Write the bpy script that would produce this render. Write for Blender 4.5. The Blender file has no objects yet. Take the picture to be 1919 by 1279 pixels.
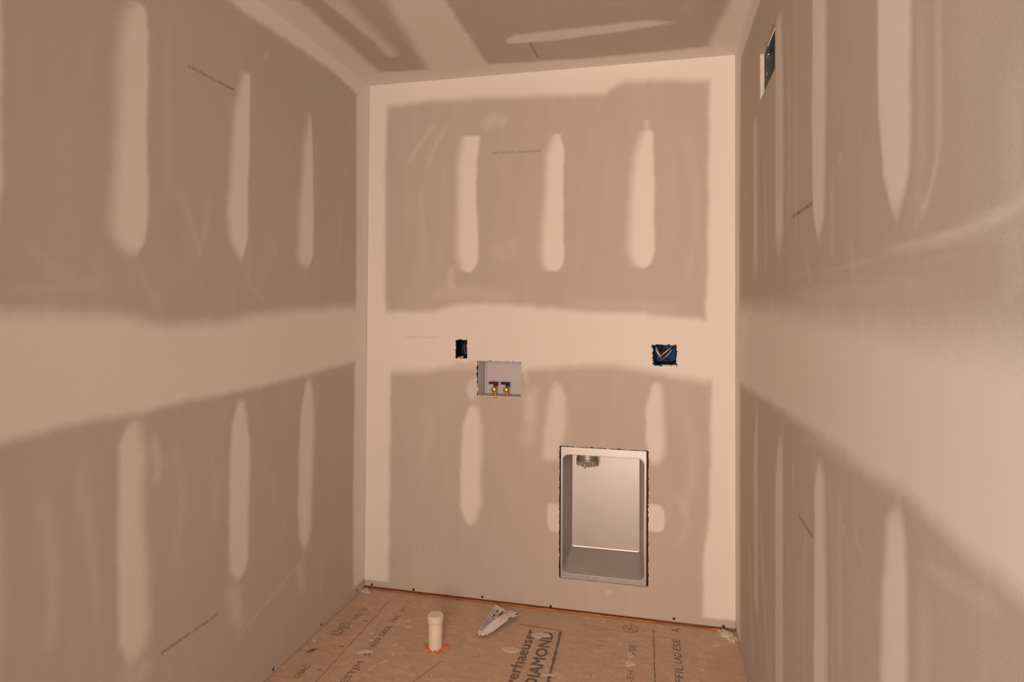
import bpy, math, random
import numpy as np
from mathutils import Matrix, Vector

random.seed(7)
rng = np.random.default_rng(11)
sc = bpy.context.scene
COL = sc.collection

# ------------------------------------------------------------------ camera
cam_d = bpy.data.cameras.new('camera')
cam = bpy.data.objects.new('camera', cam_d)
COL.objects.link(cam)
sc.camera = cam
yaw, pit, rol = math.radians(13.4295), math.radians(1.0618), math.radians(0.33456)
r = Vector((math.cos(yaw), math.sin(yaw), 0)); fw = Vector((-math.sin(yaw), math.cos(yaw), 0)); up = Vector((0, 0, 1))
f2 = math.cos(pit) * fw + math.sin(pit) * up
u2 = -math.sin(pit) * fw + math.cos(pit) * up
r3 = math.cos(rol) * r + math.sin(rol) * u2
u3 = -math.sin(rol) * r + math.cos(rol) * u2
cam.matrix_world = Matrix(((r3.x, u3.x, -f2.x, 1.390), (r3.y, u3.y, -f2.y, -2.7876), (r3.z, u3.z, -f2.z, 1.3435), (0, 0, 0, 1)))
cam_d.sensor_fit = 'HORIZONTAL'
cam_d.sensor_width = 36.0
cam_d.lens = 1169.33 / 1919 * 36.0
cam_d.shift_y = -(639.5 - 560.75) / 1919
cam_d.clip_start = 0.02

# ------------------------------------------------------------------ world, lights, exposure
world = bpy.data.worlds.new('world')
sc.world = world
world.use_nodes = True
bg = world.node_tree.nodes['Background']
bg.inputs[0].default_value = (1.0, 0.84, 0.72, 1)
bg.inputs[1].default_value = 0.50


def area(name, loc, target, sx, sy, power, color):
    d = bpy.data.lights.new(name, 'AREA')
    d.shape = 'RECTANGLE'; d.size = sx; d.size_y = sy; d.energy = power; d.color = color
    o = bpy.data.objects.new(name, d)
    COL.objects.link(o)
    o.location = loc
    o.rotation_euler = (Vector(target) - Vector(loc)).to_track_quat('-Z', 'Y').to_euler()
    return o


area('hall_lamp_light', (1.34, -4.4, 1.45), (1.1, 0.0, 1.45), 0.9, 1.4, 88, (1.0, 0.735, 0.565))
area('added_side_fill', (0.35, -5.6, 1.4), (1.2, 0.0, 1.45), 0.9, 1.4, 54, (1.0, 0.735, 0.565))  # added fill, brightens the back wall's right side and the right wall
area('hall_daylight', (-0.55, -4.2, 1.15), (1.7, -1.9, 1.1), 1.3, 1.5, 20, (0.48, 0.80, 1.0))

sc.view_settings.view_transform = 'Standard'
sc.view_settings.look = 'None'
sc.view_settings.gamma = 1.0
sc.view_settings.use_curve_mapping = False
sc.view_settings.exposure = 0.0

# ------------------------------------------------------------------ constants of the room (metres)
W, H, DEPTH = 1.6973, 2.44, 3.3
LA, RA = math.radians(0.1953), math.radians(-0.2047)
TH = 0.0127                       # board thickness


# ------------------------------------------------------------------ material helpers
def mat_new(name):
    m = bpy.data.materials.new(name); m.use_nodes = True
    nt = m.node_tree
    return m, nt, nt.nodes['Principled BSDF']


def simple(name, col, rough=0.6, metal=0.0, noise=0.12, scale=60.0, bump=0.0, spec=0.5):
    m, nt, b = mat_new(name)
    tc = nt.nodes.new('ShaderNodeTexCoord')
    n = nt.nodes.new('ShaderNodeTexNoise'); n.inputs['Scale'].default_value = scale; n.inputs['Detail'].default_value = 4
    nt.links.new(tc.outputs['Object'], n.inputs['Vector'])
    mx = nt.nodes.new('ShaderNodeMix'); mx.data_type = 'RGBA'
    mx.inputs[6].default_value = (*[c * (1 - noise) for c in col], 1)
    mx.inputs[7].default_value = (*[min(1, c * (1 + noise)) for c in col], 1)
    nt.links.new(n.outputs['Fac'], mx.inputs[0])
    nt.links.new(mx.outputs[2], b.inputs['Base Color'])
    b.inputs['Roughness'].default_value = rough
    b.inputs['Metallic'].default_value = metal
    b.inputs['Specular IOR Level'].default_value = spec
    if bump:
        bp = nt.nodes.new('ShaderNodeBump'); bp.inputs['Strength'].default_value = bump; bp.inputs['Distance'].default_value = 0.002
        nt.links.new(n.outputs['Fac'], bp.inputs['Height']); nt.links.new(bp.outputs[0], b.inputs['Normal'])
    return m


def drywall_material():
    m, nt, b = mat_new('drywall_paper_and_compound')
    N, L = nt.nodes, nt.links
    at = N.new('ShaderNodeAttribute'); at.attribute_name = 'mud'
    tc = N.new('ShaderNodeNewGeometry')

    def noise(scale, detail, rough=0.5, vec=None):
        n = N.new('ShaderNodeTexNoise'); n.inputs['Scale'].default_value = scale
        n.inputs['Detail'].default_value = detail; n.inputs['Roughness'].default_value = rough
        L.new(vec if vec is not None else tc.outputs['Position'], n.inputs['Vector'])
        return n.outputs['Fac']

    def math_(op, a, c, clamp=False):
        n = N.new('ShaderNodeMath'); n.operation = op; n.use_clamp = clamp
        for i, v in enumerate((a, c)):
            if isinstance(v, (int, float)): n.inputs[i].default_value = v
            else: L.new(v, n.inputs[i])
        return n.outputs[0]

    def mix(fac, a, c):
        n = N.new('ShaderNodeMix'); n.data_type = 'RGBA'
        L.new(fac, n.inputs[0])
        for i, v in ((6, a), (7, c)):
            if isinstance(v, tuple): n.inputs[i].default_value = (*v, 1)
            else: L.new(v, n.inputs[i])
        return n.outputs[2]

    grain = noise(330, 3, 0.75)
    mid = noise(38, 4, 0.6)
    big = noise(2.6, 3, 0.5)
    mp = N.new('ShaderNodeMapping'); mp.inputs['Scale'].default_value = (9, 9, 1.4); mp.inputs['Rotation'].default_value = (0.1, 0.15, 0)
    L.new(tc.outputs['Position'], mp.inputs[0])
    streak = noise(2.2, 5, 0.62, mp.outputs[0])
    # grainy feathered edge: noise counts most where the coat is thin
    mud = at.outputs['Fac']
    thin = math_('MULTIPLY', math_('MULTIPLY', mud, math_('SUBTRACT', 1.0, mud)), 4.0)
    g = math_('MULTIPLY', math_('ADD', math_('MULTIPLY', math_('SUBTRACT', grain, 0.5), 0.6), math_('MULTIPLY', math_('SUBTRACT', mid, 0.5), 0.28)), thin)
    dust = math_('MULTIPLY', math_('SUBTRACT', streak, 0.47, ), 0.32, True)
    fac = math_('ADD', math_('ADD', mud, g), dust, True)
    paper = mix(big, (0.50, 0.447, 0.397), (0.525, 0.460, 0.416))
    paper = mix(math_('MULTIPLY', grain, 0.75), paper, (0.62, 0.55, 0.50))
    comp = mix(big, (0.815, 0.785, 0.745), (0.84, 0.80, 0.765))
    col = mix(fac, paper, comp)
    L.new(col, b.inputs['Base Color'])
    b.inputs['Roughness'].default_value = 0.85
    b.inputs['Specular IOR Level'].default_value = 0.25
    bp = N.new('ShaderNodeBump'); bp.inputs['Strength'].default_value = 0.16; bp.inputs['Distance'].default_value = 0.0015
    L.new(math_('ADD', math_('MULTIPLY', grain, math_('SUBTRACT', 1.15, fac)), math_('MULTIPLY', mid, 0.5)), bp.inputs['Height'])
    L.new(bp.outputs[0], b.inputs['Normal'])
    return m


def subfloor_material():
    m, nt, b = mat_new('subfloor_strand_board')
    N, L = nt.nodes, nt.links
    geo = N.new('ShaderNodeNewGeometry')

    def mapped(scale, rot=0.0):
        mp = N.new('ShaderNodeMapping'); mp.inputs['Scale'].default_value = scale; mp.inputs['Rotation'].default_value = (0, 0, rot)
        L.new(geo.outputs['Position'], mp.inputs[0]); return mp.outputs[0]

    def tex(kind, vec, scale, **kw):
        n = N.new(kind); n.inputs['Scale'].default_value = scale
        for k, v in kw.items(): n.inputs[k].default_value = v
        L.new(vec, n.inputs['Vector']); return n

    def mix(fac, a, c):
        n = N.new('ShaderNodeMix'); n.data_type = 'RGBA'
        if isinstance(fac, float): n.inputs[0].default_value = fac
        else: L.new(fac, n.inputs[0])
        for i, v in ((6, a), (7, c)):
            if isinstance(v, tuple): n.inputs[i].default_value = (*v, 1)
            else: L.new(v, n.inputs[i])
        return n.outputs[2]

    def ramp(v, lo, hi):
        n = N.new('ShaderNodeMapRange'); n.inputs['From Min'].default_value = lo; n.inputs['From Max'].default_value = hi
        L.new(v, n.inputs['Value']); return n.outputs[0]

    warp = tex('ShaderNodeTexNoise', mapped((1, 1, 1)), 9.0, Detail=6)
    add = N.new('ShaderNodeVectorMath'); add.operation = 'MULTIPLY_ADD'
    L.new(warp.outputs['Color'], add.inputs[0]); add.inputs[1].default_value = (0.05, 0.05, 0); L.new(geo.outputs['Position'], add.inputs[2])
    mp2 = N.new('ShaderNodeMapping'); mp2.inputs['Scale'].default_value = (24, 60, 1); mp2.inputs['Rotation'].default_value = (0, 0, 0.5)
    L.new(add.outputs[0], mp2.inputs[0])
    fl = tex('ShaderNodeTexVoronoi', mp2.outputs[0], 1.0)
    bw = N.new('ShaderNodeRGBToBW'); L.new(fl.outputs['Color'], bw.inputs[0])
    fine = tex('ShaderNodeTexNoise', mapped((60, 240, 1), 0.3), 1.2, Detail=5, Roughness=0.7)
    blot = tex('ShaderNodeTexNoise', mapped((1, 1, 1)), 7.0, Detail=5, Roughness=0.65)
    dust = tex('ShaderNodeTexNoise', mapped((1.0, 0.8, 1)), 19.0, Detail=6, Roughness=0.7)
    c = mix(bw.outputs[0], (0.55, 0.40, 0.295), (0.69, 0.525, 0.40))
    c = mix(ramp(fine.outputs['Fac'], 0.52, 0.74), c, (0.36, 0.235, 0.15))
    speck = tex('ShaderNodeTexNoise', mapped((1.6, 1, 1), 0.4), 110.0, Detail=4, Roughness=0.75)
    c = mix(ramp(speck.outputs['Fac'], 0.55, 0.8), c, (0.28, 0.175, 0.11))
    c = mix(ramp(blot.outputs['Fac'], 0.47, 0.75), c, (0.57, 0.445, 0.35))
    c = mix(ramp(dust.outputs['Fac'], 0.575, 0.75), c, (0.72, 0.61, 0.52))
    L.new(c, b.inputs['Base Color'])
    b.inputs['Roughness'].default_value = 0.8
    b.inputs['Specular IOR Level'].default_value = 0.25
    bp = N.new('ShaderNodeBump'); bp.inputs['Strength'].default_value = 0.35; bp.inputs['Distance'].default_value = 0.002
    L.new(fine.outputs['Fac'], bp.inputs['Height']); L.new(bp.outputs[0], b.inputs['Normal'])
    return m


def metal_material(name, col, rough, streak=(2, 2, 90)):
    m, nt, b = mat_new(name)
    N, L = nt.nodes, nt.links
    geo = N.new('ShaderNodeNewGeometry')
    mp = N.new('ShaderNodeMapping'); mp.inputs['Scale'].default_value = streak
    L.new(geo.outputs['Position'], mp.inputs[0])
    n = N.new('ShaderNodeTexNoise'); n.inputs['Scale'].default_value = 4; n.inputs['Detail'].default_value = 4
    L.new(mp.outputs[0], n.inputs['Vector'])
    mr = N.new('ShaderNodeMapRange'); mr.inputs['To Min'].default_value = rough - 0.06; mr.inputs['To Max'].default_value = rough + 0.08
    L.new(n.outputs['Fac'], mr.inputs['Value']); L.new(mr.outputs[0], b.inputs['Roughness'])
    b.inputs['Base Color'].default_value = (*col, 1)
    b.inputs['Metallic'].default_value = 1.0
    return m


M_WALL = drywall_material()
M_FLOOR = subfloor_material()
M_STEEL = metal_material('galvanized_steel_sheet', (0.59, 0.59, 0.60), 0.44, (2, 2, 6))
M_DUCT = metal_material('dull_duct_steel', (0.20, 0.22, 0.215), 0.36)
M_COLLAR = metal_material('crimped_collar_steel', (0.55, 0.54, 0.52), 0.30)
M_BRASS = metal_material('brass', (0.80, 0.56, 0.20), 0.22)
M_COPPER = metal_material('bare_copper', (0.82, 0.50, 0.36), 0.35)
M_WHITE_PL = simple('white_plastic', (0.60, 0.585, 0.63), 0.5, noise=0.03)
M_PVC = simple('cream_pvc', (0.80, 0.73, 0.62), 0.5, noise=0.06, scale=40)
M_BLUE_PL = simple('blue_plastic', (0.008, 0.075, 0.25), 0.6, noise=0.2, spec=0.12)
M_DARKBLUE = simple('dark_blue_plastic', (0.008, 0.018, 0.04), 0.6, noise=0.2, spec=0.1)
M_BLACK = simple('black_plastic', (0.010, 0.009, 0.010), 0.6, spec=0.15)
M_RED = simple('red_plastic', (0.10, 0.008, 0.011), 0.5, spec=0.2)
M_BLUE = simple('navy_plastic', (0.008, 0.016, 0.065), 0.5, spec=0.2)
M_GREEN = simple('green_insulation', (0.03, 0.12, 0.06), 0.5)
M_PINKW = simple('dusty_pink_insulation', (0.28, 0.15, 0.17), 0.5)
M_GREYW = simple('grey_white_insulation', (0.50, 0.52, 0.58), 0.5)
M_INK = simple('faded_brown_ink', (0.24, 0.195, 0.165), 0.9, noise=0.35, scale=300)
M_FINK = simple('faded_floor_ink', (0.19, 0.150, 0.118), 0.9, noise=0.55, scale=120)
M_FINKW = simple('worn_floor_ink', (0.27, 0.205, 0.155), 0.9, noise=0.5, scale=120)
M_PAPER = simple('leaflet_paper', (0.76, 0.71, 0.73), 0.7, noise=0.06)
M_PINK = simple('leaflet_black_ink', (0.015, 0.014, 0.016), 0.7)
M_PGREY = simple('leaflet_grey_ink', (0.22, 0.20, 0.22), 0.7)
M_COMP = simple('dried_compound', (0.70, 0.645, 0.59), 0.9, noise=0.10, scale=180, bump=0.6)
M_COMP2 = simple('dusty_compound', (0.64, 0.57, 0.50), 0.95, noise=0.16, scale=220, bump=0.8)
M_FOAM = simple('orange_foam_sealant', (0.66, 0.23, 0.10), 0.8, noise=0.3, scale=90, bump=0.5)
M_PLATE = simple('reddish_plate_lumber', (0.26, 0.11, 0.05), 0.8, noise=0.5, scale=35, bump=0.3)
M_CAVITY = simple('dark_cavity_lumber', (0.20, 0.12, 0.07), 0.9, noise=0.3, scale=20)  # dark wood colour for the pieces closing the back wall cavity
M_BEAD = simple('rust_orange_sealant', (0.46, 0.185, 0.075), 0.75, noise=0.4, scale=45, bump=0.4)
M_SCREW = simple('black_phosphate_screw', (0.018, 0.013, 0.012), 0.6)
M_PUTTY = simple('grey_green_putty', (0.13, 0.125, 0.105), 0.8)


# ------------------------------------------------------------------ mesh helpers
def wpos(o):
    p = Vector((0, 0, 0))
    while o is not None:
        p = p + o.location; o = o.parent
    return p


def obj(name, verts, faces, mat, parent=None, smooth=False, origin=None, attr=None):
    """one mesh object from world-space vertices"""
    v = np.asarray(verts, dtype=float).reshape(-1, 3)
    if origin is None:
        lo, hi = v.min(0), v.max(0)
        origin = np.array([(lo[0] + hi[0]) / 2, (lo[1] + hi[1]) / 2, lo[2]])
    origin = np.asarray(origin, float)
    me = bpy.data.meshes.new(name)
    if isinstance(faces, np.ndarray):
        me.vertices.add(len(v)); me.vertices.foreach_set('co', (v - origin).astype(np.float32).ravel())
        n, k = faces.shape
        me.loops.add(n * k); me.loops.foreach_set('vertex_index', faces.astype(np.int32).ravel())
        me.polygons.add(n)
        me.polygons.foreach_set('loop_start', np.arange(0, n * k, k, dtype=np.int32))
        me.update(calc_edges=True); me.validate()
    else:
        me.from_pydata([tuple(x) for x in (v - origin)], [], [tuple(int(i) for i in f) for f in faces])
        me.update()
    if attr is not None:
        a = me.attributes.new('mud', 'FLOAT', 'POINT')
        a.data.foreach_set('value', np.asarray(attr, dtype=np.float32))
    if smooth:
        me.polygons.foreach_set('use_smooth', np.ones(len(me.polygons), dtype=bool))
    me.materials.append(mat)
    o = bpy.data.objects.new(name, me)
    COL.objects.link(o)
    o.parent = parent
    o.location = Vector(origin) - (wpos(parent) if parent else Vector((0, 0, 0)))
    return o


def empty(name, loc, label=None, cat=None, group=None, kind=None):
    o = bpy.data.objects.new(name, None)
    o.empty_display_size = 0.05
    COL.objects.link(o)
    o.location = loc
    tag(o, label, cat, group, kind)
    return o


def tag(o, label=None, cat=None, group=None, kind=None):
    if label: o['label'] = label
    if cat: o['category'] = cat
    if group: o['group'] = group
    if kind: o['kind'] = kind
    return o


def box_geo(lo, hi):
    x0, y0, z0 = lo; x1, y1, z1 = hi
    v = [(x0, y0, z0), (x1, y0, z0), (x1, y1, z0), (x0, y1, z0), (x0, y0, z1), (x1, y0, z1), (x1, y1, z1), (x0, y1, z1)]
    f = [(0, 3, 2, 1), (4, 5, 6, 7), (0, 1, 5, 4), (1, 2, 6, 5), (2, 3, 7, 6), (3, 0, 4, 7)]
    return v, f


def join(parts):
    V, F = [], []
    for v, f in parts:
        o = len(V); V.extend([tuple(x) for x in v]); F.extend([tuple(i + o for i in q) for q in f])
    return V, F


def lathe_geo(profile, center, axis='z', n=28):
    """profile of (radius, height); closed with end caps when radius is 0"""
    V, F = [], []
    cx, cy, cz = center
    for (rr, h) in profile:
        for k in range(n):
            a = 2 * math.pi * k / n
            c, s = rr * math.cos(a), rr * math.sin(a)
            V.append({'z': (cx + c, cy + s, cz + h), 'y': (cx + c, cy + h, cz - s), 'x': (cx + h, cy + c, cz + s)}[axis])
    for i in range(len(profile) - 1):
        for k in range(n):
            a, b2 = i * n + k, i * n + (k + 1) % n
            F.append((a, b2, b2 + n, a + n))
    return V, F


def tube_geo(pts, rad, n=8):
    P = [Vector(p) for p in pts]
    V, F = [], []
    prev = None
    for i, p in enumerate(P):
        t = (P[min(i + 1, len(P) - 1)] - P[max(i - 1, 0)]).normalized()
        if prev is None:
            a = t.cross(Vector((0, 0, 1)))
            if a.length < 1e-3: a = t.cross(Vector((1, 0, 0)))
        else:
            a = prev - t * prev.dot(t)
        a.normalize(); prev = a
        b2 = t.cross(a)
        rr = rad[i] if isinstance(rad, (list, tuple)) else rad
        for k in range(n):
            th = 2 * math.pi * k / n
            V.append(tuple(p + a * (rr * math.cos(th)) + b2 * (rr * math.sin(th))))
    for i in range(len(P) - 1):
        for k in range(n):
            a0, b0 = i * n + k, i * n + (k + 1) % n
            F.append((a0, b0, b0 + n, a0 + n))
    F.append(tuple(range(n))[::-1]); F.append(tuple(range((len(P) - 1) * n, len(P) * n)))
    return V, F


def smooth_pts(pts, n=10):
    """Catmull-Rom through the points"""
    P = [Vector(p) for p in pts]
    P = [P[0] * 2 - P[1]] + P + [P[-1] * 2 - P[-2]]
    out = []
    for i in range(1, len(P) - 2):
        for k in range(n):
            t = k / n
            out.append(0.5 * ((2 * P[i]) + (P[i + 1] - P[i - 1]) * t + (2 * P[i - 1] - 5 * P[i] + 4 * P[i + 1] - P[i + 2]) * t * t
                              + (3 * P[i] - P[i - 1] - 3 * P[i + 1] + P[i + 2]) * t ** 3))
    out.append(P[-2])
    return [tuple(p) for p in out]


# ------------------------------------------------------------------ planes: (u, v, w) -> world, w is out of the surface into the room
def P_back(u, v, w=0):
    u, v = np.asarray(u, float), np.asarray(v, float)
    return np.stack([u, -w + 0 * u, v], -1)


def P_left(u, v, w=0):
    u, v = np.asarray(u, float), np.asarray(v, float)
    return np.stack([u * math.sin(LA) + w * math.cos(LA), -u * math.cos(LA) + w * math.sin(LA), v], -1)


def P_right(u, v, w=0):
    u, v = np.asarray(u, float), np.asarray(v, float)
    return np.stack([W + u * math.sin(RA) - w * math.cos(RA), -u * math.cos(RA) - w * math.sin(RA), v], -1)


def P_ceil(u, v, w=0):          # u = x, v = -y
    u, v = np.asarray(u, float), np.asarray(v, float)
    return np.stack([u, -v, H - w + 0 * u], -1)


FLIP = {P_back: False, P_left: True, P_right: False, P_ceil: False}


# ------------------------------------------------------------------ joint compound coats
def S(x):
    x = np.clip(x, 0, 1); return x * x * (3 - 2 * x)


def wob(t, ph, amp):
    return amp * (np.sin(t * 23 + ph) * 0.5 + np.sin(t * 61 + ph * 2.3) * 0.3 + np.sin(t * 140 + ph * 3.1) * 0.2)


class Coat:
    """a trowelled coat: two edges given as points along an axis ('v' = upright, 'u' = level)"""
    def __init__(s, name, axis, A, B, sa, sb, e0=0.03, e1=0.03, amp=1.0, label=None, wobble=0.003):
        s.name, s.axis, s.sa, s.sb, s.e0, s.e1, s.amp, s.label, s.wobble = name, axis, sa, sb, e0, e1, amp, label, wobble
        if axis == 'v': A = [(q[1], q[0]) for q in A]; B = [(q[1], q[0]) for q in B]
        s.A = sorted(A); s.B = sorted(B)
        s.t0 = min(s.A[0][0], s.B[0][0]); s.t1 = max(s.A[-1][0], s.B[-1][0])
        s.ph = random.random() * 6

    def edges(s, t):
        a = np.interp(t, *zip(*s.A)); b = np.interp(t, *zip(*s.B))
        lo, hi = np.minimum(a, b), np.maximum(a, b)
        if np.mean([q[1] for q in s.A]) > np.mean([q[1] for q in s.B]): sl, sh = s.sb, s.sa
        else: sl, sh = s.sa, s.sb
        return lo, hi, sl, sh

    def mask(s, u, v):
        t, x = (v, u) if s.axis == 'v' else (u, v)
        lo, hi, sl, sh = s.edges(t)
        m = np.ones_like(t)
        if sl: m = m * S((x - lo - wob(t, s.ph, s.wobble)) / (sl * 1.3) + 0.5)
        else: m = m * (x >= lo - 1e-4)
        if sh: m = m * S((hi + wob(t, s.ph + 2, s.wobble) - x) / (sh * 1.3) + 0.5)
        else: m = m * (x <= hi + 1e-4)
        if s.e0: m = m * S((t - s.t0) / s.e0 + 0.3 + wob(x, s.ph, 0.1))
        else: m = m * (t >= s.t0 - 1e-4)
        if s.e1: m = m * S((s.t1 - t) / s.e1 + 0.3 + wob(x, s.ph + 1, 0.1))
        else: m = m * (t <= s.t1 + 1e-4)
        return m * s.amp

    def bbox(s):
        t = np.linspace(s.t0, s.t1, 60)
        lo, hi, sl, sh = s.edges(t)
        a, b = lo.min() - (sl * 0.75 + s.wobble * 2 if sl else 0), hi.max() + (sh * 0.75 + s.wobble * 2 if sh else 0)
        c, d = s.t0 - s.e0 * 0.5, s.t1 + s.e1 * 0.5
        return (a, b, c, d) if s.axis == 'v' else (c, d, a, b)


class Smear:
    """a faint sanding or dust smear along a curve; sign -1 rubs the coat away"""
    def __init__(s, pts, width, amp, sign=1):
        s.p = np.array([q[:2] for q in smooth_pts([(a, b, 0) for a, b in pts], 6)]) if len(pts) > 2 else np.array(pts, float)
        s.w, s.amp, s.sign = width, amp, sign

    def mask(s, u, v):
        m = np.zeros_like(u)
        lo, hi = s.p.min(0) - s.w * 1.2, s.p.max(0) + s.w * 1.2
        sel = (u > lo[0]) & (u < hi[0]) & (v > lo[1]) & (v < hi[1])
        if not sel.any(): return m
        uu, vv = u[sel], v[sel]
        best = np.full(uu.shape, 9.0); along = np.zeros_like(uu)
        n = len(s.p) - 1
        for i in range(n):
            a, b = s.p[i], s.p[i + 1]; d = b - a
            t = np.clip(((uu - a[0]) * d[0] + (vv - a[1]) * d[1]) / max(d @ d, 1e-9), 0, 1)
            dd = np.hypot(uu - a[0] - t * d[0], vv - a[1] - t * d[1])
            upd = dd < best
            best = np.where(upd, dd, best); along = np.where(upd, (i + t) / n, along)
        m[sel] = s.amp * S(1 - best / s.w) * S(along * 5) * S((1 - along) * 5)
        return m


class Surface:
    def __init__(s, P, coats, smears):
        s.P, s.coats, s.smears = P, coats, smears

    def field(s, u, v):
        shape = u.shape; u = u.ravel(); v = v.ravel()
        m = np.zeros_like(u)
        for c in s.coats:
            m = 1 - (1 - m) * (1 - c.mask(u, v)) if c.amp < 1 else np.maximum(m, c.mask(u, v))
        for c in s.smears:
            k = c.mask(u, v)
            m = m + (1 - m) * k if c.sign > 0 else m * (1 - k)
        return m.reshape(shape)

    def sheet(s, name, parent, u0, u1, v0, v1, step=0.008, holes=(), jag=0.0015, thick=TH):
        def lines(a, b, cuts):
            g = np.linspace(a, b, max(2, int(round((b - a) / step)) + 1))
            cuts = [c for c in cuts if a < c < b]
            for c in cuts: g = g[(np.abs(g - c) > step * 0.45) | (g == a) | (g == b)]
            return np.unique(np.concatenate([g, cuts])) if cuts else g
        us = lines(u0, u1, [h[0] for h in holes] + [h[1] for h in holes])
        vs = lines(v0, v1, [h[2] for h in holes] + [h[3] for h in holes])
        U, V = np.meshgrid(us, vs, indexing='ij')
        nu, nv = U.shape
        keep = np.ones((nu - 1, nv - 1), bool)
        cu, cv = (us[1:] + us[:-1]) / 2, (vs[1:] + vs[:-1]) / 2
        for h in holes:
            keep &= ~((cu[:, None] > h[0]) & (cu[:, None] < h[1]) & (cv[None] > h[2]) & (cv[None] < h[3]))
        mud = s.field(U, V)
        for h in holes:                                      # ragged saw cut
            on = (U > h[0] - 1e-6) & (U < h[1] + 1e-6) & (V > h[2] - 1e-6) & (V < h[3] + 1e-6)
            j = h[4] if len(h) > 4 else jag
            U = U + on * rng.normal(0, j, U.shape); V = V + on * rng.normal(0, j, V.shape)
        idx = np.arange(nu * nv).reshape(nu, nv)
        q = np.stack([idx[:-1, :-1], idx[1:, :-1], idx[1:, 1:], idx[:-1, 1:]], -1)[keep]
        # rim along every open edge
        e = np.concatenate([q[:, [0, 1]], q[:, [1, 2]], q[:, [2, 3]], q[:, [3, 0]]])
        key = np.sort(e, 1); key = key[:, 0] * (nu * nv) + key[:, 1]
        _, inv, cnt = np.unique(key, return_inverse=True, return_counts=True)
        be = e[cnt[inv] == 1]
        n0 = nu * nv
        front = s.P(U.ravel(), V.ravel(), 0.0)
        bu = np.unique(be)
        mp = np.full(n0, -1); mp[bu] = n0 + np.arange(len(bu)); mp2 = np.full(n0, -1); mp2[bu] = n0 + len(bu) + np.arange(len(bu))
        rimf = s.P(U.ravel()[bu], V.ravel()[bu], 0.0); rimb = s.P(U.ravel()[bu], V.ravel()[bu], -thick)
        rq = np.stack([be[:, 1], be[:, 0], be[:, 0], be[:, 1]], 1)
        rq = np.stack([mp[be[:, 1]], mp[be[:, 0]], mp2[be[:, 0]], mp2[be[:, 1]]], 1)
        verts = np.concatenate([front, rimf, rimb]); faces = np.concatenate([q, rq])
        if FLIP[s.P]: faces = faces[:, ::-1]
        attr = np.concatenate([mud.ravel(), np.full(2 * len(bu), 0.5)])
        return obj(name, verts, faces, M_WALL, parent, attr=attr)

    def build_coats(s, parent, holes=(), step=0.007, clip=None):
        lay = 0.00004
        for c in s.coats:
            a, b, d, e = c.bbox()
            if clip: a, b, d, e = max(a, clip[0]), min(b, clip[1]), max(d, clip[2]), min(e, clip[3])
            st = step
            us = np.linspace(a, b, max(5, int((b - a) / st) + 1)); vs = np.linspace(d, e, max(5, int((e - d) / st) + 1))
            U, V = np.meshgrid(us, vs, indexing='ij')
            own = c.mask(U.ravel(), V.ravel()).reshape(U.shape) / c.amp
            nu, nv = U.shape
            idx = np.arange(nu * nv).reshape(nu, nv)
            q = np.stack([idx[:-1, :-1], idx[1:, :-1], idx[1:, 1:], idx[:-1, 1:]], -1).reshape(-1, 4)
            mo = own.ravel()
            ok = mo[q].max(1) > 0.06
            qu, qv = U.ravel()[q], V.ravel()[q]
            for h in holes:
                ok &= ~((qu.max(1) > h[0] - 0.002) & (qu.min(1) < h[1] + 0.002) & (qv.max(1) > h[2] - 0.002) & (qv.min(1) < h[3] + 0.002))
            q = q[ok]
            if not len(q): continue
            used, inv = np.unique(q, return_inverse=True); q = inv.reshape(-1, 4)
            uu, vv = U.ravel()[used], V.ravel()[used]
            lay = lay + 0.00002
            verts = s.P(uu, vv, lay + 0.00022 * mo[used])
            if FLIP[s.P]: q = q[:, ::-1]
            o = obj(c.name, verts, q, M_WALL, parent, smooth=True, attr=s.field(uu, vv))
            if c.label: o['label'] = c.label


def letters(name, text, parent, P, origin, right, upv, height, mat, w=0.0006, xs=1.0, length=None, bold=0.0, fat=0.0):
    """flat printed lettering on a plane"""
    cu = bpy.data.curves.new('tmp', 'FONT'); cu.body = text; cu.size = 1.0; cu.resolution_u = 2; cu.offset = bold
    to = bpy.data.objects.new('tmp', cu); COL.objects.link(to)
    dg = bpy.context.evaluated_depsgraph_get(); dg.update()
    me = to.evaluated_get(dg).to_mesh()
    v = np.array([p.co[:] for p in me.vertices]); f = [tuple(p.vertices) for p in me.polygons]
    to.evaluated_get(dg).to_mesh_clear()
    bpy.data.objects.remove(to); bpy.data.curves.remove(cu)
    v[:, 0] -= v[:, 0].min()
    sx = (length / v[:, 0].max()) if length else height / 0.7 * xs
    sy = height / 0.7
    uv = np.array(origin)[None] + np.outer(v[:, 0] * sx, right) + np.outer(v[:, 1] * sy, upv)
    ww = np.full(len(uv), w)
    if fat:                                              # heavier strokes: further passes of the stamp, each a hair higher
        n0, base, f0 = len(uv), uv.copy(), list(f)
        for k, (a, b) in enumerate(((fat, 0.0), (0.0, fat), (fat, fat))):
            uv = np.concatenate([uv, base + np.array(right)[None] * a + np.array(upv)[None] * b])
            ww = np.concatenate([ww, np.full(n0, w + 0.00006 * (k + 1))])
            f += [tuple(i + n0 * (k + 1) for i in q) for q in f0]
    return obj(name, P(uv[:, 0], uv[:, 1], ww), f, mat, parent)


# ================================================================== STRUCTURE
wall_back = empty('wall_back', (W / 2, 0, 0), kind='structure')
wall_left = empty('wall_left', (0, -DEPTH / 2, 0), kind='structure')
wall_right = empty('wall_right', (W, -DEPTH / 2, 0), kind='structure')
ceiling = empty('ceiling', (W / 2, -DEPTH / 2, H), kind='structure')

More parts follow.
